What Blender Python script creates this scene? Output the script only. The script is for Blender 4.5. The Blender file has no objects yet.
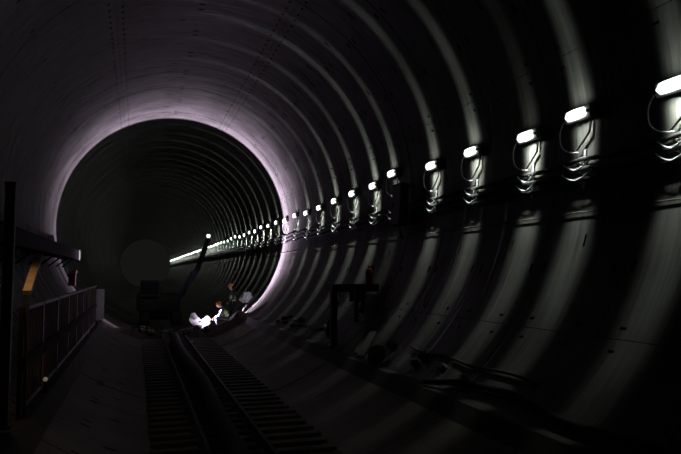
import bpy, bmesh, math, random
from math import sin, cos, radians as rad, pi, sqrt, exp, floor
from mathutils import Vector, Matrix, noise
random.seed(7)
S = bpy.context.scene
COL = S.collection

# ------------------------------------------------------------------ constants
R = 4.9                    # inner radius of the lining; the tunnel axis is the world y axis at x = z = 0
PITCH = 1.97               # ring width
JOINT = 15.10              # y of one ring joint
LAMP_A = 4.9               # angle of the lamp line on the right wall (degrees)
Y_NEAR, Y_FAR = -14.0, 142.0

# ------------------------------------------------------------------ materials
def nodes(name):
    m = bpy.data.materials.new(name); m.use_nodes = True
    nt = m.node_tree
    return m, nt, nt.nodes['Principled BSDF']

def mat(name, col, rough=.6, metal=0, var=.25, scale=6., bump=.0, stretch=(1, 1, 1), spec=.5):
    m, nt, b = nodes(name)
    tc = nt.nodes.new('ShaderNodeTexCoord'); mp = nt.nodes.new('ShaderNodeMapping')
    mp.inputs['Scale'].default_value = stretch
    nz = nt.nodes.new('ShaderNodeTexNoise'); nz.inputs['Scale'].default_value = scale; nz.inputs['Detail'].default_value = 5
    rp = nt.nodes.new('ShaderNodeValToRGB')
    rp.color_ramp.elements[0].position = .3; rp.color_ramp.elements[1].position = .7
    rp.color_ramp.elements[0].color = [c * (1 - var) for c in col] + [1]
    rp.color_ramp.elements[1].color = [min(1, c * (1 + var)) for c in col] + [1]
    L = nt.links.new
    L(tc.outputs['Object'], mp.inputs['Vector']); L(mp.outputs['Vector'], nz.inputs['Vector'])
    L(nz.outputs['Fac'], rp.inputs['Fac']); L(rp.outputs['Color'], b.inputs['Base Color'])
    b.inputs['Roughness'].default_value = rough; b.inputs['Metallic'].default_value = metal
    b.inputs['Specular IOR Level'].default_value = spec
    if bump:
        bp = nt.nodes.new('ShaderNodeBump'); bp.inputs['Strength'].default_value = bump; bp.inputs['Distance'].default_value = .02
        L(nz.outputs['Fac'], bp.inputs['Height']); L(bp.outputs['Normal'], b.inputs['Normal'])
    return m

def emit(name, col, strength):
    m, nt, b = nodes(name)
    b.inputs['Base Color'].default_value = (.8, .8, .8, 1)
    b.inputs['Emission Color'].default_value = (*col, 1); b.inputs['Emission Strength'].default_value = strength
    return m

def lining_mat(name='segment_concrete', damp=True):
    m, nt, b = nodes(name); L = nt.links.new
    tc = nt.nodes.new('ShaderNodeTexCoord')
    # fine casting marks that run round the ring, and broad cloudy stains
    mp = nt.nodes.new('ShaderNodeMapping'); mp.inputs['Scale'].default_value = (.45, 13, .45)
    n1 = nt.nodes.new('ShaderNodeTexNoise'); n1.inputs['Scale'].default_value = 1.; n1.inputs['Detail'].default_value = 6
    n2 = nt.nodes.new('ShaderNodeTexNoise'); n2.inputs['Scale'].default_value = .9; n2.inputs['Detail'].default_value = 7
    L(tc.outputs['Object'], mp.inputs['Vector']); L(mp.outputs['Vector'], n1.inputs['Vector']); L(tc.outputs['Object'], n2.inputs['Vector'])
    mx = nt.nodes.new('ShaderNodeMath'); mx.operation = 'ADD'
    L(n1.outputs['Fac'], mx.inputs[0]); L(n2.outputs['Fac'], mx.inputs[1])
    rp = nt.nodes.new('ShaderNodeValToRGB')
    e = rp.color_ramp.elements
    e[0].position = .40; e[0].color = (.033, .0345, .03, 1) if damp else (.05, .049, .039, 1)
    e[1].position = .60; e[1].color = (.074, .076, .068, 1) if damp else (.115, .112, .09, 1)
    hf = nt.nodes.new('ShaderNodeMath'); hf.operation = 'MULTIPLY'; hf.inputs[1].default_value = .5
    L(mx.outputs[0], hf.inputs[0]); L(hf.outputs[0], rp.inputs['Fac']); L(rp.outputs['Color'], b.inputs['Base Color'])
    rr = nt.nodes.new('ShaderNodeMapRange'); rr.interpolation_type = 'SMOOTHSTEP'   # damp bands run round some rings
    for k_, v_ in (('From Min', .53), ('From Max', .63), ('To Min', .52), ('To Max', .2 if damp else .6)): rr.inputs[k_].default_value = v_
    L(n1.outputs['Fac'], rr.inputs['Value']); L(rr.outputs['Result'], b.inputs['Roughness'])
    bp = nt.nodes.new('ShaderNodeBump'); bp.inputs['Strength'].default_value = .5; bp.inputs['Distance'].default_value = .02
    L(n1.outputs['Fac'], bp.inputs['Height']); L(bp.outputs['Normal'], b.inputs['Normal'])
    b.inputs['Specular IOR Level'].default_value = .18 if damp else .1
    return m

M = dict(
    lining=lining_mat(),
    invert=lining_mat('invert_concrete', False),
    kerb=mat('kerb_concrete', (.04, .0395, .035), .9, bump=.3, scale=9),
    dark_steel=mat('dark_painted_steel', (.03, .032, .032), .55, .4),
    black_steel=mat('black_steel', (.012, .012, .012), .9, spec=.12),
    green_steel=mat('weathered_green_steel', (.12, .15, .125), .6, .3),
    galv=mat('galvanised_steel', (.36, .375, .375), .5, .6),
    rust=mat('rusty_bar_steel', (.22, .14, .07), .7, .2, .4, 14),
    railm=mat('worn_rail_steel', (.04, .036, .032), .75, .4),
    sleeper=mat('old_sleeper_timber', (.09, .086, .073), .85, bump=.4, scale=5, stretch=(1, 8, 8)),
    timber=mat('raw_timber', (.62, .42, .24), .75, bump=.2, scale=4, stretch=(1, 1, 8)),
    dark_timber=mat('tarred_timber', (.035, .033, .028), .8, bump=.2, scale=4),
    black_rubber=mat('black_rubber', (.014, .014, .014), .85, spec=.25),
    hose=mat('grimy_hose', (.045, .044, .04), .7),
    pale_wire=mat('pale_cable_sheath', (.36, .375, .37), .55),
    housing=mat('grey_lamp_housing', (.3, .31, .31), .5),
    diffuser=emit('lit_opal_diffuser', (.95, 1, .96), 1.8),
    arc=emit('white_hot_arc', (.9, .85, 1), 60.),
    worklight=emit('small_work_light_glass', (.9, 1, .93), 1.6),
    bulb=emit('warm_bulb_glass', (1, .72, .5), .12),
    red=mat('red_painted_metal', (.3, .03, .025), .5),
    dull_red=mat('dull_red_paint', (.07, .012, .012), .6),
    pink=mat('faded_red_plastic', (.2, .09, .09), .5),
    plate=mat('raw_steel_plate', (.3, .29, .3), .5, .2),
    scrap=mat('scrap_steel', (.3, .28, .27), .5, .5),
    rubble=mat('muck_rubble', (.04, .03, .024), .9, bump=.5, scale=7),
    board=mat('grey_board_paint', (.17, .17, .17), .7),
    stone=mat('broken_concrete', (.1, .095, .085), .9, bump=.4, scale=8),
    sack=mat('pale_plastic_sheet', (.72, .8, .82), .4, var=.12),
    skin=mat('skin', (.55, .34, .25), .5, var=.06),
    hair=mat('dark_hair', (.02, .015, .012), .7),
    navy=mat('navy_work_cloth', (.028, .034, .055), .9),
    pale_cloth=mat('pale_work_cloth', (.55, .5, .46), .9, var=.1),
    glove=mat('tan_leather_glove', (.55, .42, .3), .8),
    boot=mat('black_boot_leather', (.02, .018, .016), .6),
    hivis=mat('hi_vis_green_cloth', (.3, .62, .12), .8, var=.08),
    reflect=mat('silver_reflective_tape', (.75, .76, .76), .35, .2, .05),
    helmet=mat('orange_helmet_plastic', (.6, .22, .025), .35, var=.05),
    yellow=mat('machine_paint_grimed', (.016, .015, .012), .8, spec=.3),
    glass=mat('dark_cab_glass', (.01, .012, .015), .1),
)

# ------------------------------------------------------------------ helpers
def link(name, bm, m, parent=None, smooth=False, loc=None):
    me = bpy.data.meshes.new(name)
    bmesh.ops.recalc_face_normals(bm, faces=bm.faces)
    bm.to_mesh(me); bm.free()
    for mm in (m if isinstance(m, (list, tuple)) else [m]): me.materials.append(mm)
    if smooth:
        for p in me.polygons: p.use_smooth = True
    o = bpy.data.objects.new(name, me); COL.objects.link(o)
    if parent is not None: o.parent = parent
    if loc is not None: o.location = loc
    return o

def tag(o, label, cat, group=None, kind=None):
    o['label'] = label; o['category'] = cat
    if group: o['group'] = group
    if kind: o['kind'] = kind
    return o

def thing(name, label, cat, loc=(0, 0, 0), rz=0, group=None):
    o = bpy.data.objects.new(name, None); COL.objects.link(o)
    o.location = loc; o.rotation_euler = (0, 0, rz); o.empty_display_size = .1
    return tag(o, label, cat, group)

def box(bm, c, s, rot=None, bev=0.):
    r = bmesh.ops.create_cube(bm, size=1.)
    mtx = Matrix.Translation(c) @ (rot.to_4x4() if rot is not None else Matrix.Identity(4)) @ Matrix.Diagonal((*s, 1))
    bmesh.ops.transform(bm, matrix=mtx, verts=r['verts'])
    if bev:
        es = list({e for v in r['verts'] for e in v.link_edges})
        bmesh.ops.bevel(bm, geom=es, offset=bev, segments=2, affect='EDGES', profile=.6)

def B(c, s, rot=None, bev=0.):
    bm = bmesh.new(); box(bm, c, s, rot, bev); return bm

def tube(bm, pts, r, n=8, cap=True):
    pts = [Vector(p) for p in pts]
    rings = []; up = None
    for i, p in enumerate(pts):
        t = (pts[min(i + 1, len(pts) - 1)] - pts[max(i - 1, 0)]).normalized()
        if up is None:
            up = Vector((0, 0, 1)) if abs(t.z) < .9 else Vector((1, 0, 0))
        up = (up - t * up.dot(t)).normalized(); sd = t.cross(up)
        rr = r[i] if isinstance(r, (list, tuple)) else r
        rings.append([bm.verts.new(p + up * cos(2 * pi * k / n) * rr + sd * sin(2 * pi * k / n) * rr) for k in range(n)])
    for a, b in zip(rings, rings[1:]):
        for k in range(n):
            bm.faces.new((a[k], a[(k + 1) % n], b[(k + 1) % n], b[k]))
    if cap:
        bm.faces.new(rings[0][::-1]); bm.faces.new(rings[-1])

def T(pts, r, n=8):
    bm = bmesh.new(); tube(bm, pts, r, n); return bm

def bar(bm, a, b, w, h=None):
    """rectangular bar from a to b"""
    a, b = Vector(a), Vector(b); d = b - a
    q = d.to_track_quat('Z', 'Y').to_matrix()
    box(bm, (a + b) / 2, (w, h or w, d.length), q)

def prism(outline, axis_vec, off):
    """extrude a closed outline (list of points) by axis_vec"""
    bm = bmesh.new(); d = Vector(axis_vec)
    a = [bm.verts.new(Vector(p) + Vector(off)) for p in outline]
    b = [bm.verts.new(Vector(p) + Vector(off) + d) for p in outline]
    bm.faces.new(a); bm.faces.new(b[::-1])
    for i in range(len(a)):
        j = (i + 1) % len(a); bm.faces.new((a[i], b[i], b[j], a[j]))
    return bm

def lathe(bm, prof, c, n=16, axis='Z'):
    rings = []
    for r, h in prof:
        rings.append([bm.verts.new(Vector(c) + Vector((r * cos(2 * pi * k / n), r * sin(2 * pi * k / n), h))) for k in range(n)])
    for a, b in zip(rings, rings[1:]):
        for k in range(n): bm.faces.new((a[k], a[(k + 1) % n], b[(k + 1) % n], b[k]))
    bm.faces.new(rings[0][::-1]); bm.faces.new(rings[-1])

def rock(s, seed, squash=.7):
    bm = bmesh.new(); bmesh.ops.create_icosphere(bm, subdivisions=2, radius=1)
    o = Vector((seed * 3.17, seed * 1.3, seed * .7))
    for v in bm.verts:
        k = 1 + .55 * noise.noise(v.co * 1.1 + o)
        v.co = Vector((v.co.x * k * s, v.co.y * k * s, v.co.z * k * s * squash))
    return bm

def copy_tree(o, parent=None):
    c = o.copy(); COL.objects.link(c); c.parent = parent
    for ch in list(o.children): copy_tree(ch, c)
    return c

def wp(a, y, off=0.):                   # a point at angle a (degrees), off metres inside the lining
    return Vector(((R - off) * cos(rad(a)), y, (R - off) * sin(rad(a))))

def inv(x): return -sqrt(R * R - x * x)  # height of the bare invert at x

ORD = ['', 'first', 'second', 'third', 'fourth', 'fifth', 'sixth', 'seventh', 'eighth', 'ninth', 'tenth', 'eleventh', 'twelfth',
       'thirteenth', 'fourteenth', 'fifteenth', 'sixteenth', 'seventeenth', 'eighteenth', 'nineteenth', 'twentieth',
       'twenty-first', 'twenty-second', 'twenty-third', 'twenty-fourth', 'twenty-fifth', 'twenty-sixth']

# ------------------------------------------------------------------ the lining: precast rings with joints and bolt pockets
SEG = [-35, 16.5, 66.5, 117, 167, 217, 267]                    # lengthwise joints between segments
P_ANG = [-23, 29, 47.5, 91.5, 141, 190, 242]

def lining(name, a0, a1):
    bm = bmesh.new()
    cuts = set(); a = a0
    while a < a1 - .01: cuts.add(round(a, 2)); a += 3.
    cuts.add(a1)
    pock = []                                             # (angle from, angle to, axial from, axial to, depth)
    for s in SEG:
        pock.append((s - .06, s + .06, 0, PITCH, .02))      # the joint itself
        for d in (-2.3, 1.6):
            for p in ((.1, .3, .5, .7, .9) if 60 < s < 120 else (.22, .78)): pock.append((s + d, s + d + .5, p * PITCH - .055, p * PITCH + .055, .04))
    for s in P_ANG:
        for p in (.09, .91): pock.append((s - .9, s + .9, p * PITCH - .035, p * PITCH + .035, .05))
        pock.append((s + 3.8, s + 6.0, .5 * PITCH - .022, .5 * PITCH + .022, .03))
    pock = [p for p in pock if p[0] > a0 + .3 and p[1] < a1 - .3]
    k0 = int(floor((Y_NEAR - JOINT) / PITCH)); k1 = int((Y_FAR - JOINT) / PITCH)
    rnd = random.Random(5); offs = {k: rnd.uniform(-.006, .006) for k in range(k0 - 1, k1 + 1)}
    for k in range(k0, k1):
        y0 = JOINT + k * PITCH
        near = 2 < y0 < 46
        ang = set(cuts); ax = {0., .016, PITCH}
        if near:
            for p in pock: ang |= {round(p[0], 2), round(p[1], 2)}; ax |= {round(p[2], 3), round(p[3], 3)}
            ax = {x for x in ax if 0 <= x <= PITCH}
        ang = sorted(ang); ax = sorted(ax)
        rk, rp = R + offs[k], R + offs[k - 1]
        na, nx = len(ang) - 1, len(ax) - 1
        dep = [[0.] * na for _ in range(nx)]
        for j in range(na): dep[0][j] = .022
        if near:
            for p in pock:
                for i in range(nx):
                    if ax[i] >= p[2] - .002 and ax[i + 1] <= p[3] + .002:
                        for j in range(na):
                            if ang[j] >= p[0] - .02 and ang[j + 1] <= p[1] + .02: dep[i][j] = max(dep[i][j], p[4])
        V = {}
        def vert(i, j, d, w):
            key = (i, j, d, w)
            if key not in V:
                t = rad(ang[j]); r = rk + d
                if i == 0 and d == 0: r = rp
                V[key] = bm.verts.new((r * cos(t), y0 + ax[i], r * sin(t)))
            return V[key]
        def quad(v, sm):
            f = bm.faces.new(v); f.smooth = sm
        for i in range(nx):
            for j in range(na):
                d = dep[i][j]
                quad((vert(i, j, d, 0), vert(i, j + 1, d, 0), vert(i + 1, j + 1, d, 0), vert(i + 1, j, d, 0)), True)
                for (di, dj, ea, eb) in ((-1, 0, (i, j), (i, j + 1)), (1, 0, (i + 1, j), (i + 1, j + 1)), (0, -1, (i, j), (i + 1, j)), (0, 1, (i, j + 1), (i + 1, j + 1))):
                    ii, jj = i + di, j + dj
                    nd = dep[ii][jj] if 0 <= ii < nx and 0 <= jj < na else 0.
                    if nd < d - 1e-6:
                        quad((vert(*ea, nd, 'w'), vert(*eb, nd, 'w'), vert(*eb, d, 'w'), vert(*ea, d, 'w')), False)
    me = bpy.data.meshes.new(name); bm.to_mesh(me); bm.free()
    me.materials.append(M['invert' if name == 'floor' else 'lining'])
    o = bpy.data.objects.new(name, me); COL.objects.link(o)
    o['kind'] = 'structure'
    return o

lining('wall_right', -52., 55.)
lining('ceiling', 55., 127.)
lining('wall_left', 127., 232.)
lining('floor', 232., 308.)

# low concrete kerbs on both haunches
def kerb(name, sx):
    pts = [(2.70, 0, inv(2.70)), (2.86, 0, -3.84), (3.06, 0, -3.83), (3.06, 0, inv(3.06))]
    bm = prism([(sx * x, y, z - .004 * 0) for x, y, z in pts], (0, 32.7 if sx > 0 else 32.4, 0), (0, -4.5, 0))
    o = link(name, bm, M['kerb']); o['kind'] = 'structure'
    return o
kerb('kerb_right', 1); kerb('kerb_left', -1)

# ------------------------------------------------------------------ the lamps on the right wall
def lamp_light(name, watts, up, down, near=1., w=.18, wd=.34, fade0=3.6, fade1=8.0, leak=0.):
    """a wall luminaire that throws a fan of light along the wall, narrow lengthwise"""
    l = bpy.data.lights.new(name, 'POINT'); l.energy = watts; l.color = (.95, 1., .94)
    l.shadow_soft_size = .055; l.use_nodes = True
    nt = l.node_tree; L = nt.links.new
    em = nt.nodes['Emission']
    def m(op, a, b=None, c=None, clamp=False):
        n = nt.nodes.new('ShaderNodeMath'); n.operation = op; n.use_clamp = clamp
        for i, v in enumerate((a, b, c)):
            if v is None: continue
            if isinstance(v, (int, float)): n.inputs[i].default_value = v
            else: L(v, n.inputs[i])
        return n.outputs[0]
    tc = nt.nodes.new('ShaderNodeTexCoord'); sp = nt.nodes.new('ShaderNodeSeparateXYZ')
    L(tc.outputs['Normal'], sp.inputs[0]); dx, dy, dz = sp.outputs
    ca, sa = cos(rad(LAMP_A)), sin(rad(LAMP_A)); r0 = R - .2
    q = m('SQRT', m('MAXIMUM', m('SUBTRACT', 1., m('MULTIPLY', dy, dy)), 1e-4))
    dr = m('DIVIDE', m('ADD', m('MULTIPLY', dx, ca), m('MULTIPLY', dz, sa)), q)
    dt = m('DIVIDE', m('SUBTRACT', m('MULTIPLY', dz, ca), m('MULTIPLY', dx, sa)), q)
    disc = m('SQRT', m('SUBTRACT', R * R, m('MULTIPLY', r0 * r0, m('SUBTRACT', 1., m('MULTIPLY', dr, dr)))))
    D = m('SUBTRACT', disc, m('MULTIPLY', dr, r0))            # distance to the lining in this direction
    ws = nt.nodes.new('ShaderNodeMapRange'); ws.interpolation_type = 'SMOOTHSTEP'     # the downward fan opens wider
    for k, v in (('From Min', .8), ('From Max', 2.2), ('To Min', 0.), ('To Max', 1.)): ws.inputs[k].default_value = v
    L(D, ws.inputs['Value'])
    wid = m('ADD', w, m('MULTIPLY', m('MULTIPLY', ws.outputs[0], wd - w), m('MULTIPLY', m('SUBTRACT', .1, dt, None, True), 10., None, True)))
    t = m('DIVIDE', m('MULTIPLY', m('DIVIDE', dy, q), D), wid)
    t2 = m('MULTIPLY', t, t)
    prof = m('EXPONENT', m('MULTIPLY', m('MULTIPLY', t2, m('ADD', m('MULTIPLY', t2, .7), .3)), -1.))
    fd = nt.nodes.new('ShaderNodeMapRange'); fd.interpolation_type = 'SMOOTHSTEP'
    for k, v in (('From Min', fade0), ('From Max', fade1), ('To Min', 1.), ('To Max', 0.)): fd.inputs[k].default_value = v
    L(D, fd.inputs['Value'])
    ud = nt.nodes.new('ShaderNodeMapRange'); ud.interpolation_type = 'SMOOTHSTEP'
    for k, v in (('From Min', -.25), ('From Max', .25), ('To Min', down), ('To Max', up)): ud.inputs[k].default_value = v
    L(dt, ud.inputs['Value'])
    # the open lower side of the fitting spills strongly on to the wall right under it
    nr = m('MULTIPLY', m('EXPONENT', m('MULTIPLY', m('MULTIPLY', D, D), -1.6)), m('MULTIPLY', m('SUBTRACT', .5, dt, None, True), near * 4.))
    # downward fan: more of it close under the fitting
    dn = m('MULTIPLY', m('SUBTRACT', m('POWER', m('MAXIMUM', D, 1.2), -.75), .58), m('MULTIPLY', m('SUBTRACT', .1, dt, None, True), 10., None, True))
    prof = m('MULTIPLY', prof, m('ADD', 1., m('MULTIPLY', dn, 3.)))
    s = m('MULTIPLY', m('MULTIPLY', m('ADD', 1., nr), m('MULTIPLY', prof, fd.outputs[0])), m('MULTIPLY', ud.outputs[0], m('POWER', D, .9)))
    L(m('ADD', s, m('MULTIPLY', m('POWER', q, 6.), leak)), em.inputs['Strength'])
    return l

LW = 61.
FAR_KINDS = [lamp_light('far_fan_light', 2.3 * LW, u, d, .8, .18, .36, 3.2, 8., k) for u, d, k in ((.9, 1.5, 0.), (.6, 1.2, 0.), (.9, 1.5, .11), (.6, 1.2, .11))]
KINDS = [lamp_light('fan_light', LW, u, d, n) for u, d, n in ((.9, 2.3, .5), (1.4, 2.8, .18), (.25, 3.2, .45), (.7, 2.2, .3), (1.2, .8, 0.), (2.4, 3., .1), (1.5, 2.9, 0.))]

ta = Vector((-sin(rad(LAMP_A)), 0, cos(rad(LAMP_A)))); ra = Vector((cos(rad(LAMP_A)), 0, sin(rad(LAMP_A))))
def lf(c, r, y):                       # lamp frame: c up along the wall, r out from the wall, y along the tunnel (origin at the wall)
    return ta * c - ra * r + Vector((0, y, 0))

def make_lamp():
    t = thing('tunnel_lamp', 'x', 'lamp')
    rot = Matrix((ta, Vector((0, 1, 0)), -ra)).transposed()
    link('lamp_housing', B(lf(0, .07, 0), (.19, .6, .085), rot, .014), M['housing'], t)
    bm = bmesh.new(); ns, nl = 14, 9
    rings = []
    for i in range(nl):                                            # opal cover with rounded ends
        u = -1 + 2 * i / (nl - 1); k = sqrt(max(0., 1 - abs(u) ** 5)) * .94 + .06
        rings.append([bm.verts.new(lf(.082 * k * cos(2 * pi * j / ns), 0.132 + .03 * k * sin(2 * pi * j / ns), u * .27)) for j in range(ns)])
    for a, b in zip(rings, rings[1:]):
        for j in range(ns): bm.faces.new((a[j], a[(j + 1) % ns], b[(j + 1) % ns], b[j]))
    bm.faces.new(rings[0]); bm.faces.new(rings[-1])
    link('diffuser', bm, M['diffuser'], t, True)
    link('end_clip', B(lf(0, .132, -.275), (.05, .03, .05), rot, .006), M['housing'], t)
    for y in (-.17, .17):
        link('bracket', B(lf(0, .016, y), (.05, .04, .022), rot), M['galv'], t)
    pts = [lf(-.02, .07, .27), lf(-.05, .1, .36), lf(-.2, .12, .46), lf(-.42, .12, .46), lf(-.52, .12, .33), lf(-.57, .12, .16), lf(-.58, .12, .0)]
    fine = []
    for i in range(len(pts) - 1):
        for s in range(3): fine.append(pts[i].lerp(pts[i + 1], s / 3))
    for _ in range(2): fine = [fine[0]] + [(fine[i - 1] + fine[i] * 2 + fine[i + 1]) / 4 for i in range(1, len(fine) - 1)] + [fine[-1]]
    link('feed_cable', T(fine, .011, 6), M['pale_wire'], t, True)
    pts = [lf(-.12, .02, -.2), lf(-.3, .05, -.16), lf(-.44, .06, .02), lf(-.53, .09, .12), lf(-.57, .1, .16)]
    fine = [pts[i].lerp(pts[i + 1], s / 3) for i in range(4) for s in range(3)] + [pts[-1]]
    link('drop_cable', T(fine, .018, 6), M['black_rubber'], t, True)
    lo = bpy.data.objects.new('light', KINDS[0]); COL.objects.link(lo); lo.parent = t
    lo.location = lf(0, .215, 0)
    return t

def make_far_lamp():
    t = thing('tunnel_lamp', 'x', 'lamp')
    rot = Matrix((ta, Vector((0, 1, 0)), -ra)).transposed()
    link('lamp_housing', B(lf(0, .07, 0), (.19, .6, .085), rot), M['housing'], t)
    link('diffuser', B(lf(0, .132, 0), (.15, .54, .06), rot, .025), M['diffuser'], t, True)
    lo = bpy.data.objects.new('light', KINDS[0]); COL.objects.link(lo); lo.parent = t
    lo.location = lf(0, .215, 0)
    return t

lamp_y = [6.56, 8.45, 9.83, 11.8, 13.68, 16.1, 17.6, 19.5, 21.48]
while lamp_y[-1] < 137: lamp_y.append(lamp_y[-1] + PITCH)
lamp_kind = [0, 6, 2, 1, 1, 4, 5, 1, 5, 1, 5, 1, 5, 1]
lamp_dc = [-.06, 0, -.06, .02, .03, .2, .06, .06, .03]
near_proto, far_proto = make_lamp(), make_far_lamp()
GL = 'lamps along the right wall'
for i, y in enumerate(lamp_y):
    proto = near_proto if i < 26 else far_proto
    o = proto if i in (0, 26) else copy_tree(proto)
    dc = lamp_dc[i] if i < len(lamp_dc) else random.uniform(-.05, .07)
    o.location = wp(LAMP_A, y, .012) + ta * dc
    if i < 26:
        lab = ('nearest glowing white wall lamp, cut by the right edge of the photo' if i == 0 else
               'glowing white lamp on the right wall, %s from the right edge of the photo' % ORD[i + 1])
    else:
        lab = 'tiny far lamp in the merged bright line of lamps down the right wall'
    tag(o, lab, 'lamp', GL)
    kd = lamp_kind[i] if i < len(lamp_kind) else random.choice((0, 0, 1, 3))
    for ch in o.children:
        if ch.type == 'LIGHT': ch.data = KINDS[kd] if i < 14 else FAR_KINDS[(i * 7 % 5 > 2) + (2 if i > 19 else 0)]

# cable brackets under the lamps, and slack loops tied to them
def make_bracket():
    t = thing('cable_bracket', 'x', 'bracket')
    d = Vector((0, 0, 0))
    bm = bmesh.new()
    base = Vector(wp(LAMP_A, 0, 0))
    def P(a, off, y=0): return wp(a, y, off) - wp(-5, 0, 0)
    bar(bm, P(-1.5, .02), P(-8.5, .02), .05, .012)
    link('wall_strap', bm, M['galv'], t)
    for a in (-3.6, -5.4, -7.2):
        bm = bmesh.new(); bar(bm, P(a - .6, .01), P(a - .45, .115), .035, .01)
        link('arm', bm, M['galv'], t)
    return t
def make_slack():
    bm = bmesh.new()
    for (a, dep, hw, off) in ((-4.2, .1, .3, .125), (-6.0, .11, .34, .12)):
        pts = []
        for s in range(15):
            u = -1 + s / 7.
            pts.append(wp(a - (1 - u * u) * dep * 11 + abs(u) * .4, u * hw, off) - wp(-5, 0, 0))
        tube(bm, pts, .013, 6)
    return link('slack_cable_loop', bm, M['pale_wire'], smooth=True)
bp, sp_ = make_bracket(), make_slack()
for i, y in enumerate(lamp_y[:26]):
    o = bp if i == 0 else copy_tree(bp)
    o.location = wp(-5, y - .02, .0)
    tag(o, 'galvanised cable bracket below the nearest lamp at the right edge' if i == 0 else
        'galvanised cable bracket on the right wall below the %s lamp from the right edge' % ORD[i + 1], 'bracket', 'cable brackets below the lamps')
for i, y in enumerate(lamp_y[:18]):
    o = sp_ if i == 0 else copy_tree(sp_)
    o.location = wp(-5, y + .05, .0); o.scale = (1, random.uniform(.8, 1.1), 1)
    tag(o, 'pale slack cable loop hanging below the nearest lamp at the right edge' if i == 0 else
        'pale slack cable loop hanging below the %s lamp from the right edge' % ORD[i + 1], 'cable', 'slack cable loops below the lamps')

def wall_cable(a, off, r, sag, label, m='black_rubber', ph=0.):
    pts = []; y = -4.
    while y < 140:
        u = ((y - 6.5 + ph) / PITCH) % 1.
        s = sag * 4 * u * (1 - u) if y < 60 else 0
        pts.append(wp(a - s * 11.7, y, off)); y += .24 if y < 40 else 1.97
    tag(link('power_cable', T(pts, r, 6), M[m], smooth=True), label, 'cable', 'cables along the right wall')
wall_cable(-3.2, .06, .035, .05, 'uppermost of the black cables strung along the right wall below the lamps')
wall_cable(-4.9, .06, .042, .07, 'thick middle black cable strung along the right wall below the lamps')
wall_cable(-6.8, .06, .038, .07, 'lowest thick black cable strung along the right wall below the lamps')
wall_cable(-12.9, .03, .010, .01, 'thin dark cable running straight on the right wall, well below the cable bundle', 'hose')

# dark switch cabinet on the right wall
ca_ = -4.
t = thing('switch_cabinet', 'dark wall cabinet between the fifth and sixth lamps from the right edge', 'cabinet', wp(ca_, 15.15, 0))
tc_ = Vector((-sin(rad(ca_)), 0, cos(rad(ca_)))); rc_ = Vector((cos(rad(ca_)), 0, sin(rad(ca_)))); rotc = Matrix((tc_, Vector((0, 1, 0)), -rc_)).transposed()
link('cabinet_body', B(-rc_ * .31, (1.05, .62, .2), rotc, .012), M['black_steel'], t)
dd = link('door', B(-rc_ * .42, (.97, .55, .018), rotc, .004), M['dark_steel'], t)
link('handle', B(-rc_ * .44 + Vector((0, .2, 0)), (.12, .025, .025), rotc), M['galv'], dd)
for c in (-.46, .46): link('mount', B(-rc_ * .112 + tc_ * c, (.06, .5, .16), rotc), M['dark_steel'], t)
link('conduit', T([tc_ * -.525 - rc_ * .3, tc_ * -.66 - rc_ * .28, tc_ * -.8 - rc_ * .2], .03, 8), M['galv'], t, True)

# ------------------------------------------------------------------ track on the invert
SZ = -4.66
sl = None; y = 4.4; yy = []
while y < 28.0: yy.append(y); y += .47
for i, y in enumerate(yy):
    if sl is None:
        bm = bmesh.new(); box(bm, (0, 0, 0), (2.74, .21, .13), None, .012)
        sl = link('track_sleeper', bm, M['sleeper']); o = sl
    else: o = copy_tree(sl)
    o.location = (random.uniform(-.02, .02) + .02, y, SZ - .065); o.rotation_euler = (0, 0, random.uniform(-.012, .012))
    tag(o, 'weathered timber sleeper lying across the tunnel floor under the rails', 'sleeper', 'sleepers of the narrow track')
def rail(x, label):
    t = thing('rail', label, 'rail', (x, 12, SZ), 0, 'rails of the narrow track')
    out = [(-.055, 0, .0), (.055, 0, .0), (.055, 0, .012), (.012, 0, .022), (.012, 0, .09), (.032, 0, .1), (.032, 0, .125), (-.032, 0, .125), (-.032, 0, .1), (-.012, 0, .09), (-.012, 0, .022), (-.055, 0, .012)]
    link('rail_bar', prism(out, (0, 24., 0), (0, -8., 0)), M['railm'], t)
    for i, y in enumerate(yy[:40]):
        for s in (-.075, .075):
            if (i + (s > 0)) % 2: link('rail_clip', B((s, y - 12, .02), (.06, .07, .035), None, .008), M['railm'], t)
    return t
rail(-.56, 'left dark steel rail of the narrow track on the sleepers'); rail(.34, 'right dark steel rail of the narrow track on the sleepers')
# fat black drain hose between the rails
pts = [(-.2 + .05 * sin(y * .5), y, SZ + .185) for y in [2 + .5 * k for k in range(51)]]
bm = bmesh.new(); tube(bm, pts, [.175 + (.008 if k % 2 else 0) for k in range(51)], 14)
tag(link('drain_pipe', bm, M['black_rubber'], smooth=True), 'fat black drain pipe lying between the two rails', 'pipe')

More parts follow.
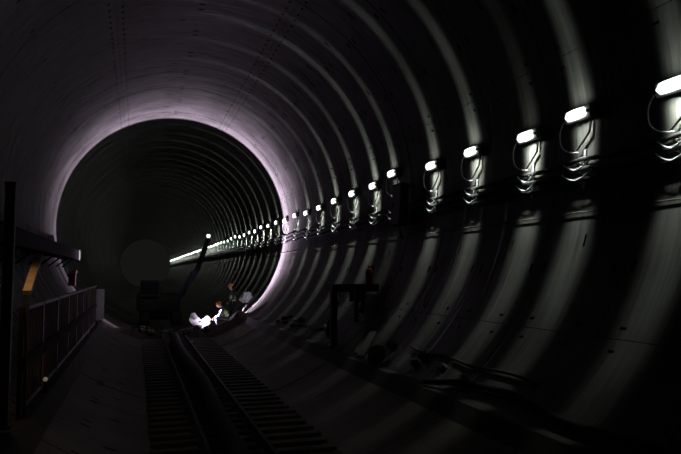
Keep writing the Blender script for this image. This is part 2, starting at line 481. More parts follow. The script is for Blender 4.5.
# ------------------------------------------------------------------ barrier on the left kerb
PX = -2.985; KZ = -3.834
def make_panel():
    t = thing('barrier_panel', 'x', 'fence')
    Lh = .955
    for y in (-Lh, Lh):
        link('post', B((0, y, .7), (.05, .05, 1.4)), M['dark_steel'], t)
        link('foot_plate', B((0.01, y, .008), (.08, .06, .016)), M['dark_steel'], t)
    link('top_rail', B((0, 0, 1.375), (.06, 1.84, .06), None, .01), M['dark_steel'], t)
    link('middle_rail', B((.035, 0, .68), (.03, 1.94, .16), None, .006), M['black_steel'], t)
    link('kick_rail', B((.0, 0, .09), (.04, 1.9, .06), None, .006), M['green_steel'], t)
    for k in range(13):
        link('upright', B((0, -.84 + k * .14, .735), (.022, .03, 1.23)), M['rust'], t)
    return t
pn = None; py = [10.2 + 1.985 * k for k in range(8)]
for i, y in enumerate(py):
    if pn is None: pn = make_panel(); o = pn
    else: o = copy_tree(pn)
    o.location = (PX, y, KZ + .002)
    tag(o, 'steel barrier panel with rusty uprights on left kerb, %s' % ('nearest of row' if i == 0 else 'last before the pale board' if i == len(py) - 1 else '%s from near end' % ORD[i + 1]),
        'fence', 'barrier panels on the left kerb')
y1 = py[-1] + 1.3
t = thing('end_board', 'pale upright board closing the far end of the left barrier', 'board', (PX, y1, KZ))
bm = B((.12, .22, .70), (.03, .62, 1.1), Matrix.Rotation(-.42, 3, 'Z'), .006); link('board', bm, M['board'], t)
link('post', B((.02, .05, .7), (.06, .06, 1.4)), M['dark_steel'], t); link('foot_plate', B((.03, .05, .012), (.11, .14, .02)), M['dark_steel'], t)

# warm bulb at the foot of the barrier
t = thing('hand_lamp', 'small warm hand lamp glowing at the foot of the near barrier', 'lamp', (PX + .07, 11.2, KZ + .003))
bm = bmesh.new(); lathe(bm, [(.05, 0), (.05, .02), (.03, .04), (.03, .15), (.025, .17)], (0, 0, 0)); link('lamp_base', bm, M['black_rubber'], t)
bm = bmesh.new(); bmesh.ops.create_uvsphere(bm, u_segments=14, v_segments=10, radius=.034); link('bulb', bm, M['bulb'], t, True, (0, 0, .2))
l = bpy.data.lights.new('bulb_light', 'POINT'); l.energy = .08; l.color = (1, .6, .3); l.shadow_soft_size = .05
lo = bpy.data.objects.new('light', l); COL.objects.link(lo); lo.parent = t; lo.location = (.12, 0, .34)

# added lamp, hidden behind the scaffold post, to light the prop and barrier
t = thing('added_prop_lamp', 'added warm lamp hidden behind the tall post at the left edge', 'lamp', (-3.10, 8.86, -1.5))
bm = bmesh.new(); lathe(bm, [(.02, .16), (.028, .1), (.052, 0), (.047, 0), (.022, .09), (.015, .09)], (0, 0, 0), 18); link('lamp_shade', bm, M['dark_steel'], t)
bm = bmesh.new(); bmesh.ops.create_uvsphere(bm, u_segments=12, v_segments=8, radius=.03); link('bulb', bm, M['bulb'], t, True, (0, 0, .04))
link('hook', T([(0, 0, .15), (0, 0, .2), (.04, -.15, .23), (.06, -.29, .22)], .008, 6), M['dark_steel'], t)
l = bpy.data.lights.new('added_prop_light', 'SPOT'); l.energy = 8.; l.color = (1, .66, .38); l.shadow_soft_size = .03; l.spot_size = rad(150); l.spot_blend = .3
lo = bpy.data.objects.new('light', l); COL.objects.link(lo); lo.parent = t; lo.location = (0, 0, -.01)

# tall post with diagonal timber brace at the left edge
t = thing('scaffold_post', 'tall dark greenish steel post at the left edge of the photo', 'post', (-3.03, 8.5, -3.79))
link('shaft', B((0, 0, 1.41), (.11, .11, 2.82), None, .008), M['green_steel'], t)
link('base_plate', B((0.02, 0, .03), (.12, .14, .03)), M['dark_steel'], t)
link('head_plate', B((0, 0, 2.835), (.12, .12, .03)), M['dark_steel'], t)
bm = bmesh.new(); bar(bm, (-2.94, 9.3, -2.25), (-2.94, 10.3, -1.74), .1, .06)
o = tag(link('timber_prop', bm, M['timber']), 'short tan timber prop leaning over the near end of the barrier', 'plank')
# lower part of the prop down to the kerb
bm = bmesh.new(); bar(bm, (-2.93, 9.3, -2.31), (-2.93, 9.3, KZ + .004), .04, .04)
tag(link('prop_stake', bm, M['dark_timber']), 'dark timber stake before the near barrier holding up the tan prop', 'stake')

# walkway on brackets along the left wall
t = thing('wall_walkway', 'dark steel walkway on brackets along the left wall, crossing the lit ring', 'walkway', (-4.26, 20, -1.27))
link('deck', B((0, 0, -.1), (.7, 18.6, .05)), M['black_steel'], t)
link('edge_beam', B((.36, 0, .0), (.05, 18.6, .36)), M['black_steel'], t)
link('end_plate', B((.395, 9.0, .0), (.02, .66, .40)), M['galv'], t)
for k in range(9):
    bm = bmesh.new(); y = -8.6 + k * 2.1
    bar(bm, (.3, y, -.15), (-.36, y, -.15), .05); bar(bm, (.24, y, -.17), (-.17, y, -.5), .05)
    link('bracket', bm, M['black_steel'], t)

# red box on the left wall
t = thing('wall_box', 'small dull red box on the left wall below the lit end of the walkway', 'box', (-4.08, 28.6, -2.26))
link('box_body', B((0, 0, 0), (.26, .34, .52), None, .02), M['dull_red'], t)
link('lid', B((.02, 0, .31), (.3, .38, .1), None, .015), M['pink'], t)
link('latch', B((.14, 0, .2), (.02, .06, .1)), M['galv'], t)
link('mount', B((-.16, 0, .16), (.06, .2, .1)), M['dark_steel'], t)

# ------------------------------------------------------------------ timber platform on the right haunch
t = thing('work_platform', 'dark timber platform on posts built against the right wall', 'platform', (3.1, 15.8, -3.83))
def W(x, y, z): return (x - 3.1, y - 15.8, z + 3.83)
link('deck', B(W(3.62, 16.13, -2.36), (1.16, .75, .13), None, .01), M['dark_timber'], t)
link('front_beam', B(W(3.59, 15.68, -2.37), (1.22, .12, .19), None, .01), M['dark_timber'], t)
for (x, y, w) in ((3.04, 15.72, .15), (3.62, 15.72, .09), (3.8, 15.72, .09)):
    zb = inv(x + w / 2) + .02
    link('leg', B(W(x, y, (zb - 2.44) / 2), (w, w, -2.44 - zb)), M['dark_timber'], t)
bm = bmesh.new(); bar(bm, W(3.87, 15.72, -2.5), W(3.7, 15.72, -3.0), .05); link('brace', bm, M['dark_timber'], t)
link('back_board', B(W(3.84, 16.3, -2.58), (.4, .05, .3)), M['dark_timber'], t)
link('footing', B(W(2.98, 15.72, -3.797), (.13, .2, .056)), M['dark_timber'], t)
t = thing('red_cylinder', 'dark red bottle shaped cylinder standing on the timber platform', 'cylinder', (4.04, 15.9, -2.293))
bm = bmesh.new(); lathe(bm, [(.085, 0), (.095, .02), (.095, .34), (.07, .4), (.035, .42)], (0, 0, 0)); link('body', bm, M['red'], t, True)
bm = bmesh.new(); lathe(bm, [(.035, .42), (.04, .44), (.04, .47), (.02, .5)], (0, 0, 0), 12); link('valve', bm, M['galv'], t)
bm = bmesh.new(); tube(bm, [(0, 0, .47), (.08, 0, .46), (.11, 0, .36), (.105, 0, .2)], .012, 6); link('hose', bm, M['black_rubber'], t, True)
# sack under the platform
bm = bmesh.new(); bmesh.ops.create_uvsphere(bm, u_segments=20, v_segments=12, radius=1)
for v in bm.verts:
    k = 1 + .2 * noise.noise(v.co * 2.2); z = v.co.z
    v.co = Vector((v.co.x * .13 * k, v.co.y * .2 * k, (z * .31 if z > -.6 else -.6 * .31) * k))
o = link('tool_sack', bm, M['black_rubber'], smooth=True, loc=(3.10, 16.1, -3.44))
tag(o, 'dark slumped sack standing under the timber platform', 'sack')
# leaning planks, coil, hoses and lumps on the haunch
for k, (a, b, m, lab) in enumerate((((3.0, 13.75, -3.74), (3.5, 14.35, -3.24), 'dark_timber', 'darker of two short planks leaning on the right wall near the platform'),
                                ((2.97, 13.45, -3.76), (3.44, 13.95, -3.30), 'dark_timber', 'greyer of two short planks leaning on the right wall near the platform'))):
    bm = bmesh.new(); bar(bm, a, b, .16, .035)
    tag(link('leaning_plank', bm, M[m]), lab, 'plank', 'planks leaning by the platform')
t = thing('drum_flange', 'round grey drum flange standing on the right kerb beside the planks', 'drum', (2.975, 12.5, -3.62))
t.rotation_euler = (pi / 2 + .1, 0, .15)
bm = bmesh.new(); lathe(bm, [(.19, 0), (.2, .006), (.2, .03), (.19, .036)], (0, 0, 0), 32); link('disc', bm, M['stone'], t)
bm = bmesh.new(); lathe(bm, [(.06, 0), (.06, .06), (.03, .06), (.03, .03)], (0, 0, .036), 18); link('hub', bm, M['dark_steel'], t)
def hose(name, pts, r, m, lab):
    f = []
    for i in range(len(pts) - 1):
        for s in range(6): f.append(Vector(pts[i]).lerp(Vector(pts[i + 1]), s / 6))
    f.append(Vector(pts[-1]))
    for _ in range(6): f = [f[0]] + [(f[i - 1] + f[i] * 2 + f[i + 1]) / 4 for i in range(1, len(f) - 1)] + [f[-1]]
    tag(link(name, T(f, r, 8), M[m], smooth=True), lab, 'hose')
def g(x, y, up=.04): return (x, y, inv(x) + up * 1.75)
hose('air_hose', [(2.93, 10.1, -3.77), g(3.13, 9.4, .05), g(3.18, 8.8, .05), g(3.22, 7.93, .05), g(3.16, 7.2, .05), g(3.10, 6.63, .05), g(3.12, 5.9, .05), g(3.2, 4.4, .05), g(3.15, 2.5, .05)], .05, 'black_rubber', 'black air hose snaking along the foot of the right wall')
hose('water_hose', [g(3.46, 11.9, .04), g(3.4, 11.2, .04), g(3.46, 10.2, .04), g(3.4, 9.4, .04), g(3.46, 8.4, .04), g(3.42, 7.6, .04)], .026, 'hose', 'thin grimy hose lying above the black air hose on the right haunch')
hose('loose_cable', [g(3.2, 20.5, .03), g(3.36, 19.4, .03), g(3.2, 18.4, .03), g(3.42, 17.6, .03), g(3.25, 16.9, .03)], .022, 'black_rubber', 'loose black cable on the right haunch beyond the platform')
for k in range(22):
    y = random.uniform(16.9, 24) if k < 14 else random.uniform(9, 13.3)
    x = random.uniform(3.18, 3.42); s = random.uniform(.05, .12)
    o = link('concrete_lump', rock(s, k + 3), M['stone' if k % 2 else 'rubble'], smooth=False, loc=(x, y, inv(x) + s * .55))
    tag(o, 'dark lump of broken concrete on the right haunch %s the timber platform' % ('beyond' if k < 14 else 'in front of'), 'rubble', 'lumps on the right haunch')

# ------------------------------------------------------------------ muck ridge across the invert before the lit ring
RX0, RX1 = -2.35, 3.04
def ridge(x, v):
    u = (x - RX0) / (RX1 - RX0); y = 28.25 + 1.3 * v + .25 * noise.noise(Vector((x * 1.3, 5., 0)))
    h = (.30 + .05 * noise.noise(Vector((x * 2, 0, 3.)))) * sin(pi * v) ** .7 * min(1, u * 8, (1 - u) * 6)
    h += .34 * exp(-((x - 2.62) / .33) ** 2) * sin(pi * v) ** .7
    h *= 1 + .5 * noise.noise(Vector((x * 3, y * 3, 1.)))
    return Vector((x, y, inv(x) + max(.006, h + (.1 if abs(x) < 1.6 else .04) * sin(pi * v))))
bm = bmesh.new(); nx, ny = 60, 16
grid = [[bm.verts.new(ridge(RX0 + (RX1 - RX0) * i / nx, j / ny)) for j in range(ny + 1)] for i in range(nx + 1)]
for i in range(nx):
    for j in range(ny): bm.faces.new((grid[i][j], grid[i + 1][j], grid[i + 1][j + 1], grid[i][j + 1]))
o = link('muck_ridge', bm, M['rubble'], smooth=True); tag(o, 'ridge of dark muck across the tunnel floor in front of the welders', 'muck', kind='stuff')
for k in range(26):
    x = random.uniform(-2.0, 1.5); s = random.uniform(.05, .13); q = ridge(x, random.uniform(.12, .7))
    o = link('rubble_lump', rock(s, k + 40), M['rubble' if k % 3 else 'stone'], loc=q + Vector((0, 0, s * .8)))
    tag(o, 'lump of rubble on the muck ridge across the floor', 'rubble', 'rubble lumps on the muck ridge')
for k, (x, y, m, lab) in enumerate(((.45, 26.2, 'sack', 'small pale scrap between the rails nearer the muck ridge'), (.02, 21.2, 'sack', 'small pale scrap beside the drain pipe on the sleepers'))):
    o = link('pale_scrap', rock(.07, 90 + k, .5), M[m], loc=(x, y, SZ + .04)); tag(o, lab, 'scrap')
for k, (a, b) in enumerate((((.2, 28.9, -4.42), (.75, 29.2, -4.33)), ((-.5, 29.0, -4.42), (-.1, 29.25, -4.38)), ((.55, 29.3, -4.36), (.95, 29.35, -4.42)))):
    bm = bmesh.new(); bar(bm, a, b, .09, .03)
    tag(link('scrap_offcut', bm, M['scrap']), ('longest steel offcut on the muck ridge below the arc', 'leftmost steel offcut on the muck ridge', 'short steel offcut on the ridge right under the arc')[k], 'scrap', 'steel offcuts on the muck ridge')

# ------------------------------------------------------------------ welding: torn plate, arc, light
PY = 30.42
def px2(px, py_, y=PY):                # used once to lay out the plate in real metres: x and z of the plane y
    return ((px - 203) / 24.2 * 1.0 + 1.24, y, -(py_ - 322) / 22.6 - 4.17)
out = [px2(*p) for p in ((189, 320), (191, 314), (195, 313), (198, 317), (202, 320.5), (205, 318.5), (208, 316), (211, 317.5), (212, 330), (208, 331), (203, 329), (198, 325.5), (193, 326))]
o = link('torn_steel_plate', prism(out, (0, .025, 0), (0, 0, 0)), M['plate'])
tag(o, 'jagged steel plate glaring white behind the welding arc', 'plate')
bm = bmesh.new(); bmesh.ops.create_icosphere(bm, subdivisions=2, radius=.05)
o = link('welding_arc', bm, M['arc'], smooth=True, loc=(1.33, 30.33, -4.17)); tag(o, 'white hot welding arc at the edge of the steel plate', 'arc')
for k, (q, an) in enumerate((((195, 317), .5), ((207, 321), -.3), ((199, 324), .1))):
    x, y, z = px2(*q)
    o = link('bent_strip', B((0, 0, 0), (.42, .03, .1), Matrix.Rotation(an, 3, 'Y'), .005), M['plate'], loc=(x, PY - .10, z))
    tag(o, ('upper left strip of bright steel bent out of the torn plate', 'right strip of bright steel bent out of the torn plate', 'lower strip of bright steel bent out of the torn plate')[k], 'strip', 'bright strips at the arc')
l = bpy.data.lights.new('arc_light', 'SPOT'); l.spot_size = pi; l.spot_blend = .05; l.energy = 34000; l.color = (.9, .68, .97); l.shadow_soft_size = .04
l.use_nodes = True; nt = l.node_tree
tc = nt.nodes.new('ShaderNodeTexCoord'); sp = nt.nodes.new('ShaderNodeSeparateXYZ'); nt.links.new(tc.outputs['Normal'], sp.inputs[0])
def lm(op, a, b):
    n = nt.nodes.new('ShaderNodeMath'); n.operation = op
    for i, v in enumerate((a, b)):
        if v is None: continue
        if isinstance(v, (int, float)): n.inputs[i].default_value = v
        else: nt.links.new(v, n.inputs[i])
    return n.outputs[0]
# the arc burns in the corner of the plate: most of its light leaves close to the plane of the plate
axis_c = lm('ABSOLUTE', sp.outputs[2], None)
side = lm('ADD', lm('MULTIPLY', sp.outputs[0], .45), .7)
wide = lm('EXPONENT', lm('MULTIPLY', lm('MULTIPLY', axis_c, axis_c), -8.5), None)
rim = lm('MULTIPLY', lm('EXPONENT', lm('MULTIPLY', axis_c, -22.), None), 1.1)
# and upward: the plate and the muck shield the floor
lift = nt.nodes.new('ShaderNodeClamp'); lift.inputs['Min'].default_value = .03
nt.links.new(lm('ADD', lm('MULTIPLY', sp.outputs[1], -.95), .14), lift.inputs['Value'])
side = lm('MULTIPLY', side, lift.outputs[0])
nt.links.new(lm('MULTIPLY', side, lm('ADD', lm('ADD', wide, rim), .015)), nt.nodes['Emission'].inputs['Strength'])
lo = bpy.data.objects.new('arc_light', l); COL.objects.link(lo); lo.location = (1.33, 30.20, -4.10); lo.rotation_euler = (-pi / 2, 0, 0)
l = bpy.data.lights.new('arc_glare', 'SPOT'); l.spot_size = rad(165); l.spot_blend = .2; l.energy = 42; l.color = (.9, .78, 1.0); l.shadow_soft_size = .03
lo = bpy.data.objects.new('arc_glare', l); COL.objects.link(lo); lo.location = (1.36, 30.16, -4.12); lo.rotation_euler = (pi / 2, 0, 0)

# ------------------------------------------------------------------ pale sheet and bars on the right haunch by the lit ring
bm = bmesh.new(); bmesh.ops.create_icosphere(bm, subdivisions=4, radius=1)
for v in bm.verts:
    k = 1 + .35 * noise.noise(v.co * 1.8 + Vector((4, 1, 2))) + .15 * noise.noise(v.co * 5)
    v.co = Vector((v.co.x * .28 * k, v.co.y * .24 * k, v.co.z * .24 * k))
o = link('plastic_bundle', bm, M['sack'], smooth=True, loc=(3.25, 30.72, -3.13)); o.rotation_euler = (0, -.6, 0)
tag(o, 'crumpled pale plastic bundle on the right haunch beside the lit ring', 'bundle')
for k, (a, b, r) in enumerate((((2.85, 29.5, -3.82), (3.12, 29.65, -3.4), .03), ((3.05, 29.4, -3.78), (3.35, 29.5, -3.5), .02), ((2.62, 29.3, -4.06), (3.08, 29.35, -3.80), .028), ((2.9, 28.95, -3.80), (3.55, 29.0, -3.70), .02))):
    bm = T([a, Vector(a).lerp(Vector(b), .5) + Vector((0, 0, .03)), b], r, 8)
    tag(link('steel_bar', bm, M['plate'], smooth=True), ('thick bright steel bar leaning on the pale plastic bundle', 'short bright steel bar propped under the pale plastic bundle', 'bright steel bar lying at the kerb end beside the welders', 'long thin steel bar lying flat below the pale plastic bundle')[k], 'bar', 'bright bars on the right haunch')

# ------------------------------------------------------------------ people
def skinmesh(verts, edges, radii, root, sub=2):
    me = bpy.data.meshes.new('sk'); me.from_pydata(verts, edges, []); o = bpy.data.objects.new('sk', me); COL.objects.link(o)
    md = o.modifiers.new('s', 'SKIN'); md.use_smooth_shade = True
    o.modifiers.new('u', 'SUBSURF').levels = sub
    for i, r in enumerate(radii):
        v = me.skin_vertices[0].data[i]; v.radius = r if isinstance(r, (tuple, list)) else (r, r); v.use_root = (i == root)
    bpy.context.view_layer.update()
    ev = o.evaluated_get(bpy.context.evaluated_depsgraph_get())
    res = bpy.data.meshes.new_from_object(ev)
    bpy.data.objects.remove(o); bpy.data.meshes.remove(me)
    return res

def head_bm(bm, c, face, up):
    """head with brow, nose, lips, chin, eye sockets and ears; face = direction looked at"""
    f = Vector(face).normalized(); u = Vector(up); u = (u - f * u.dot(f)).normalized(); s = u.cross(f)
    r = bmesh.ops.create_uvsphere(bm, u_segments=24, v_segments=18, radius=1.)
    for v in r['verts']:
        x, y, z = v.co                       # x side, y face, z up
        yy_ = y * .098; xx = x * .076; zz = z * .118
        if z < 0: xx *= 1 + .28 * z; yy_ += .012 * -z if y > 0 else .03 * z * y
        if y > .3:
            nz_ = exp(-(x / .16) ** 2)
            yy_ += .030 * nz_ * exp(-((z + .18) / .16) ** 2) + .012 * nz_ * exp(-((z - .05) / .2) ** 2)
            yy_ -= .012 * exp(-((abs(x) - .38) / .16) ** 2) * exp(-((z - .08) / .12) ** 2)
            yy_ += .008 * exp(-((z - .28) / .12) ** 2)
            yy_ += .008 * exp(-(x / .3) ** 2) * exp(-((z + .5) / .07) ** 2)
            yy_ += .014 * exp(-(x / .3) ** 2) * exp(-((z + .82) / .15) ** 2)
        v.co = Vector(c) + s * xx + f * yy_ + u * zz
    for sd in (-1, 1):
        q = bmesh.ops.create_uvsphere(bm, u_segments=10, v_segments=8, radius=1.)
        for v in q['verts']: v.co = Vector(c) + s * (sd * .078 + v.co.x * .012) + f * (v.co.y * .02 - .008) + u * (v.co.z * .034 - .005)
    return f, u, s

def person(name, label, J, face, vest=True, pale=False, group=None):
    """J: joints in world metres; limbs L (camera side) and R"""
    t = thing(name, label, 'person', J['base'])
    base = Vector(J['base']); P = {k: Vector(v) - base for k, v in J.items() if k != 'base'}
    vs, es, rs = [], [], []
    def add(p, r, prev=None):
        vs.append(p); rs.append(r)
        if prev is not None: es.append((prev, len(vs) - 1))
        return len(vs) - 1
    pel = add(P['pelvis'], (.155, .125)); wa = add(P['pelvis'].lerp(P['chest'], .45), (.14, .11), pel)
    ch = add(P['chest'], (.16, .125), wa); nk = add(P['neck'], .062, ch); add(P['neck'].lerp(P['head'], .6), .058, nk)
    hands = []
    for sd in 'LR':
        sh = add(P['shoulder' + sd], .072, ch); el = add(P['elbow' + sd], .048, add(P['shoulder' + sd].lerp(P['elbow' + sd], .5), .058, sh))
        wr = add(P['wrist' + sd], .033, add(P['elbow' + sd].lerp(P['wrist' + sd], .4), .046, el))
        hands.append((P['elbow' + sd], P['wrist' + sd]))
        hp = add(P['hip' + sd], .095, pel); kn = add(P['knee' + sd], .066, add(P['hip' + sd].lerp(P['knee' + sd], .5), .085, hp))
        an = add(P['ankle' + sd], .046, add(P['knee' + sd].lerp(P['ankle' + sd], .4), .062, kn)); add(P['toe' + sd], .04, an)
    me = skinmesh([tuple(v) for v in vs], es, rs, pel)
    bm = bmesh.new(); bm.from_mesh(me); bpy.data.meshes.remove(me)
    for fce in bm.faces:
        c = fce.calc_center_median(); fce.material_index = 0; fce.smooth = True
        if (c - P['head']).length < .2 and c.z > P['neck'].z - .01 and (c - P['neck']).length < .25: fce.material_index = 1
        for sd in 'LR':
            if (c - P['toe' + sd]).length < .14 or (c - P['ankle' + sd]).length < .09: fce.material_index = 3
    # gloved hands: palm, four unequal bent fingers, thumb from the side of the palm
    for (e, w) in hands:
        d = (w - e).normalized(); side = d.cross(Vector((0, 0, 1))); side = side.normalized() if side.length > .1 else Vector((0, 1, 0)); nrm = side.cross(d)
        hv, he, hr = [tuple(w), tuple(w + d * .05), tuple(w + d * .09)], [(0, 1), (1, 2)], [.03, (.042, .024), (.04, .022)]
        for q, ln in enumerate((.07, .08, .075, .058)):
            o_ = side * (-.033 + .022 * q); i0 = len(hv)
            hv += [tuple(w + d * .095 + o_), tuple(w + d * (.095 + ln * .5) + o_ - nrm * .014), tuple(w + d * (.095 + ln * .8) + o_ - nrm * .045)]
            he += [(2, i0), (i0, i0 + 1), (i0 + 1, i0 + 2)]; hr += [.011, .0105, .009]
        i0 = len(hv); hv += [tuple(w + d * .045 - side * .045 - nrm * .01), tuple(w + d * .08 - side * .06 - nrm * .035)]; he += [(1, i0), (i0, i0 + 1)]; hr += [.013, .011]
        hm = skinmesh(hv, he, hr, 0, 1); n0 = len(bm.faces); bm.from_mesh(hm); bpy.data.meshes.remove(hm)
        bm.faces.ensure_lookup_table()
        for fce in bm.faces[n0:]: fce.material_index = 2; fce.smooth = True
    n0 = len(bm.faces); f, u, s = head_bm(bm, P['head'], face, P['headup'] + base if False else J['headup'])
    bm.faces.ensure_lookup_table()
    for fce in bm.faces[n0:]: fce.material_index = 1; fce.smooth = True
    me = bpy.data.meshes.new('body'); bm.to_mesh(me); bm.free()
    for m in ('navy', 'skin', 'glove', 'boot'): me.materials.append(M[m])
    o = bpy.data.objects.new('body', me); COL.objects.link(o); o.parent = t
    # helmet with brim
    bm = bmesh.new(); hc = P['head'] + u * .035; prof = []
    n = 24; rings = []
    for i in range(9):
        a = i / 8 * pi / 2; rr = cos(a); zz = sin(a) * .12
        rings.append([bm.verts.new(hc + s * (.1 * rr * cos(2 * pi * k / n)) + f * (.125 * rr * sin(2 * pi * k / n) - .005) + u * zz) for k in range(n)] if i < 8 else [bm.verts.new(hc + u * .12)])
    brim = [bm.verts.new(hc + s * (.112 * cos(2 * pi * k / n)) + f * ((.137 + .05 * max(0, sin(2 * pi * k / n)) ** 2) * sin(2 * pi * k / n) - .005) - u * .012) for k in range(n)]
    for k in range(n): bm.faces.new((brim[k], brim[(k + 1) % n], rings[0][(k + 1) % n], rings[0][k]))
    for a, b in zip(rings, rings[1:]):
        for k in range(n):
            if len(b) == 1: bm.faces.new((a[k], a[(k + 1) % n], b[0]))
            else: bm.faces.new((a[k], a[(k + 1) % n], b[(k + 1) % n], b[k]))
    link('helmet', bm, M['helmet'], t, True)['label'] = 'orange safety helmet'
    # hi-vis vest over the torso
    pz, cz = P['pelvis'], P['chest']
    vm = skinmesh([tuple(pz.lerp(cz, .12)), tuple(pz.lerp(cz, .5)), tuple(cz), tuple(cz.lerp(P['neck'], .62)), tuple(P['shoulderL'].lerp(cz, .25)), tuple(P['shoulderR'].lerp(cz, .25))],
                  [(0, 1), (1, 2), (2, 3), (2, 4), (2, 5)], [(.18, .15), (.168, .138), (.18, .145), .085, .1, .1], 1)
    vb = bmesh.new(); vb.from_mesh(vm); bpy.data.meshes.remove(vm)
    for fce in vb.faces: fce.smooth = True
    ve = link('vest', vb, M['hivis'], t, True); ve['label'] = 'green hi-vis vest'
    ax_ = (cz - pz)
    for k in (.3, .62):
        c = pz.lerp(cz, k); q = ax_.to_track_quat('Z', 'Y').to_matrix(); bm = bmesh.new(); n = 28
        ra_, rb_ = [], []
        for i in range(n):
            d = q @ Vector((.178 * cos(2 * pi * i / n), .178 * sin(2 * pi * i / n), 0))
            ra_.append(bm.verts.new(c + d - ax_.normalized() * .022)); rb_.append(bm.verts.new(c + d + ax_.normalized() * .022))
        for i in range(n): bm.faces.new((ra_[i], ra_[(i + 1) % n], rb_[(i + 1) % n], rb_[i]))
        link('reflective_band', bm, M['reflect'], ve, True)
    return t

YW = 30.42
squat = dict(base=(2.0, YW, inv(2.0)), pelvis=(2.33, YW, -4.02), chest=(2.17, YW, -3.70), neck=(2.07, YW, -3.54), head=(1.97, YW, -3.43), headup=(-.25, 0, 1),
             shoulderL=(2.11, YW - .19, -3.62), elbowL=(1.97, YW - .27, -3.87), wristL=(1.78, YW - .16, -3.98),
             shoulderR=(2.11, YW + .19, -3.62), elbowR=(1.98, YW + .2, -3.88), wristR=(1.76, YW - .04, -4.02),
             hipL=(2.30, YW - .11, -4.05), kneeL=(1.80, YW - .2, -3.98), ankleL=(1.92, YW - .17, inv(1.92) + .08), toeL=(1.74, YW - .2, inv(1.74) + .045),
             hipR=(2.30, YW + .11, -4.05), kneeR=(1.78, YW + .2, -4.0), ankleR=(2.0, YW + .16, inv(2.0) + .08), toeR=(1.82, YW + .2, inv(1.82) + .045))
person('person', 'person in orange helmet and green vest squatting at the welding arc', squat, (-1, .05, -.42))
# the torch held in the right hand
t = thing('welding_torch', 'welding torch held by the squatting person, pointing at the arc', 'torch', (1.68, YW - .06, -4.05))
link('grip', T([(0.06, 0.0, .01), (-.08, .0, -.01)], .018, 10), M['black_rubber'], t, True)
link('nozzle', T([(-.08, .0, -.01), (-.2, -.05, -.05)], .009, 8), M['galv'], t, True)
link('lead', T([(0.06, 0, .01), (.16, .02, -.06), (.2, .1, -.2), (.1, .2, -.4)], .012, 6), M['black_rubber'], t, True)

Y2 = 31.9
stand = dict(base=(2.45, Y2, inv(2.45)), pelvis=(2.62, Y2, -3.42), chest=(2.60, Y2, -2.98), neck=(2.56, Y2, -2.76), head=(2.52, Y2, -2.60), headup=(-.1, 0, 1),
             shoulderL=(2.58, Y2 - .2, -2.86), elbowL=(2.6, Y2 - .28, -3.14), wristL=(2.42, Y2 - .2, -3.34),
             shoulderR=(2.58, Y2 + .2, -2.86), elbowR=(2.6, Y2 + .28, -3.14), wristR=(2.42, Y2 + .16, -3.3),
             hipL=(2.61, Y2 - .1, -3.46), kneeL=(2.47, Y2 - .13, -3.86), ankleL=(2.45, Y2 - .13, inv(2.45) + .09), toeL=(2.26, Y2 - .15, inv(2.26) + .05),
             hipR=(2.61, Y2 + .1, -3.46), kneeR=(2.55, Y2 + .14, -3.85), ankleR=(2.56, Y2 + .15, inv(2.56) + .09), toeR=(2.38, Y2 + .18, inv(2.38) + .05))
for k_, v_ in stand.items():
    if k_ not in ('headup', 'base'): stand[k_] = (v_[0] + .18, v_[1], v_[2] + (-.05 if k_[:4] in ('ches', 'neck', 'head', 'shou', 'elbo', 'wris') else .02 if k_ == 'pelvis' else .11))
person('person', 'person in orange helmet and green vest standing in shade behind the welder', stand, (-1, -.2, -.3))

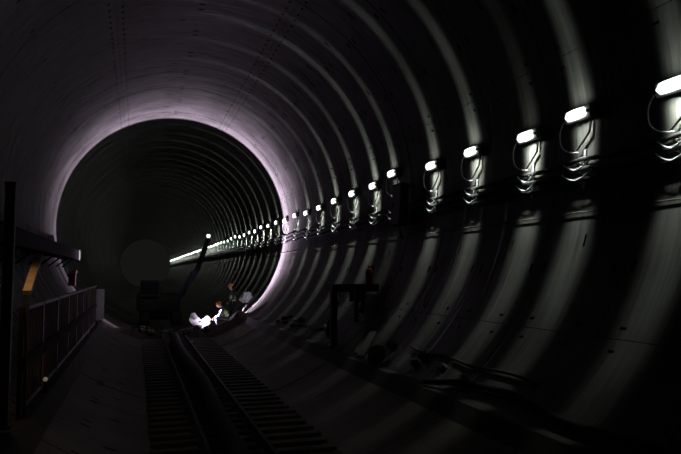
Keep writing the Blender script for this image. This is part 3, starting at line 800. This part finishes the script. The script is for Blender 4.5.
# ------------------------------------------------------------------ dark tracked machine beyond the lit ring
MY = 35.0
t = thing('tracked_machine', 'dark tracked machine beyond the lit ring with raised boom', 'machine', (-.45, MY, -4.62))
for sx in (-1, 1):
    bm = bmesh.new(); n = 28; pts = []
    for k in range(n):
        a = 2 * pi * k / n; pts.append((sx * .78 - .22, (1.0 if cos(a) > 0 else -1.0) + .34 * cos(a), .36 + .34 * sin(a)))
    link('track', prism(pts, (.44, 0, 0), (0, 0, 0)), M['black_rubber'], t)
link('chassis', B((0, 0, .5), (1.2, 1.5, .4), None, .04), M['black_steel'], t)
link('engine_house', B((-.1, .1, 1.15), (2.1, 2.0, .85), None, .12), M['yellow'], t)
cab = link('cab', B((-.5, -.3, 1.75), (.95, 1.2, 1.0), None, .08), M['yellow'], t)
link('cab_window', B((-.5, -.905, 1.85), (.75, .02, .6)), M['glass'], cab)
bm = bmesh.new(); bar(bm, (.75, -.5, 1.2), (1.75, -.5, 2.75), .34, .3); link('boom', bm, M['navy'], t)
bm = bmesh.new(); bar(bm, (1.72, -.5, 2.6), (2.32, -.5, 4.4), .3, .24); link('arm', bm, M['black_steel'], t)
bm = bmesh.new(); tube(bm, [(1.1, -.72, 1.5), (1.5, -.72, 2.7)], .06, 10); link('hydraulic_ram', bm, M['dark_steel'], t, True)
bm = bmesh.new(); lathe(bm, [(.04, 0), (.09, .04), (.1, .14), (.07, .18)], (0, 0, 0)); o = link('work_light', bm, M['worklight'], t, True, (2.32, -.55, 4.42)); o['label'] = 'small white work light on the arm'

# ------------------------------------------------------------------ world and camera
w = bpy.data.worlds.new('World'); S.world = w; w.use_nodes = True
bg = w.node_tree.nodes['Background']; bg.inputs['Color'].default_value = (.92, 1, .86, 1); bg.inputs['Strength'].default_value = .0075

cam = bpy.data.cameras.new('camera'); co = bpy.data.objects.new('camera', cam); COL.objects.link(co)
cam.sensor_width = 36; cam.lens = 662 / 681 * 36; cam.clip_start = .05; cam.clip_end = 400
co.location = (-1.6, 0, -2.0); co.rotation_euler = (pi / 2 + rad(3.975), 0, -rad(17.049))
S.camera = co

S.view_settings.view_transform = 'Standard'; S.view_settings.look = 'None'
S.view_settings.exposure = 0.; S.view_settings.gamma = 1.; S.view_settings.use_curve_mapping = False
cy = S.cycles
cy.use_denoising = True; cy.use_light_tree = True
cy.max_bounces = 5; cy.diffuse_bounces = 3; cy.glossy_bounces = 3; cy.caustics_reflective = False; cy.caustics_refractive = False
cy.sample_clamp_indirect = 3.
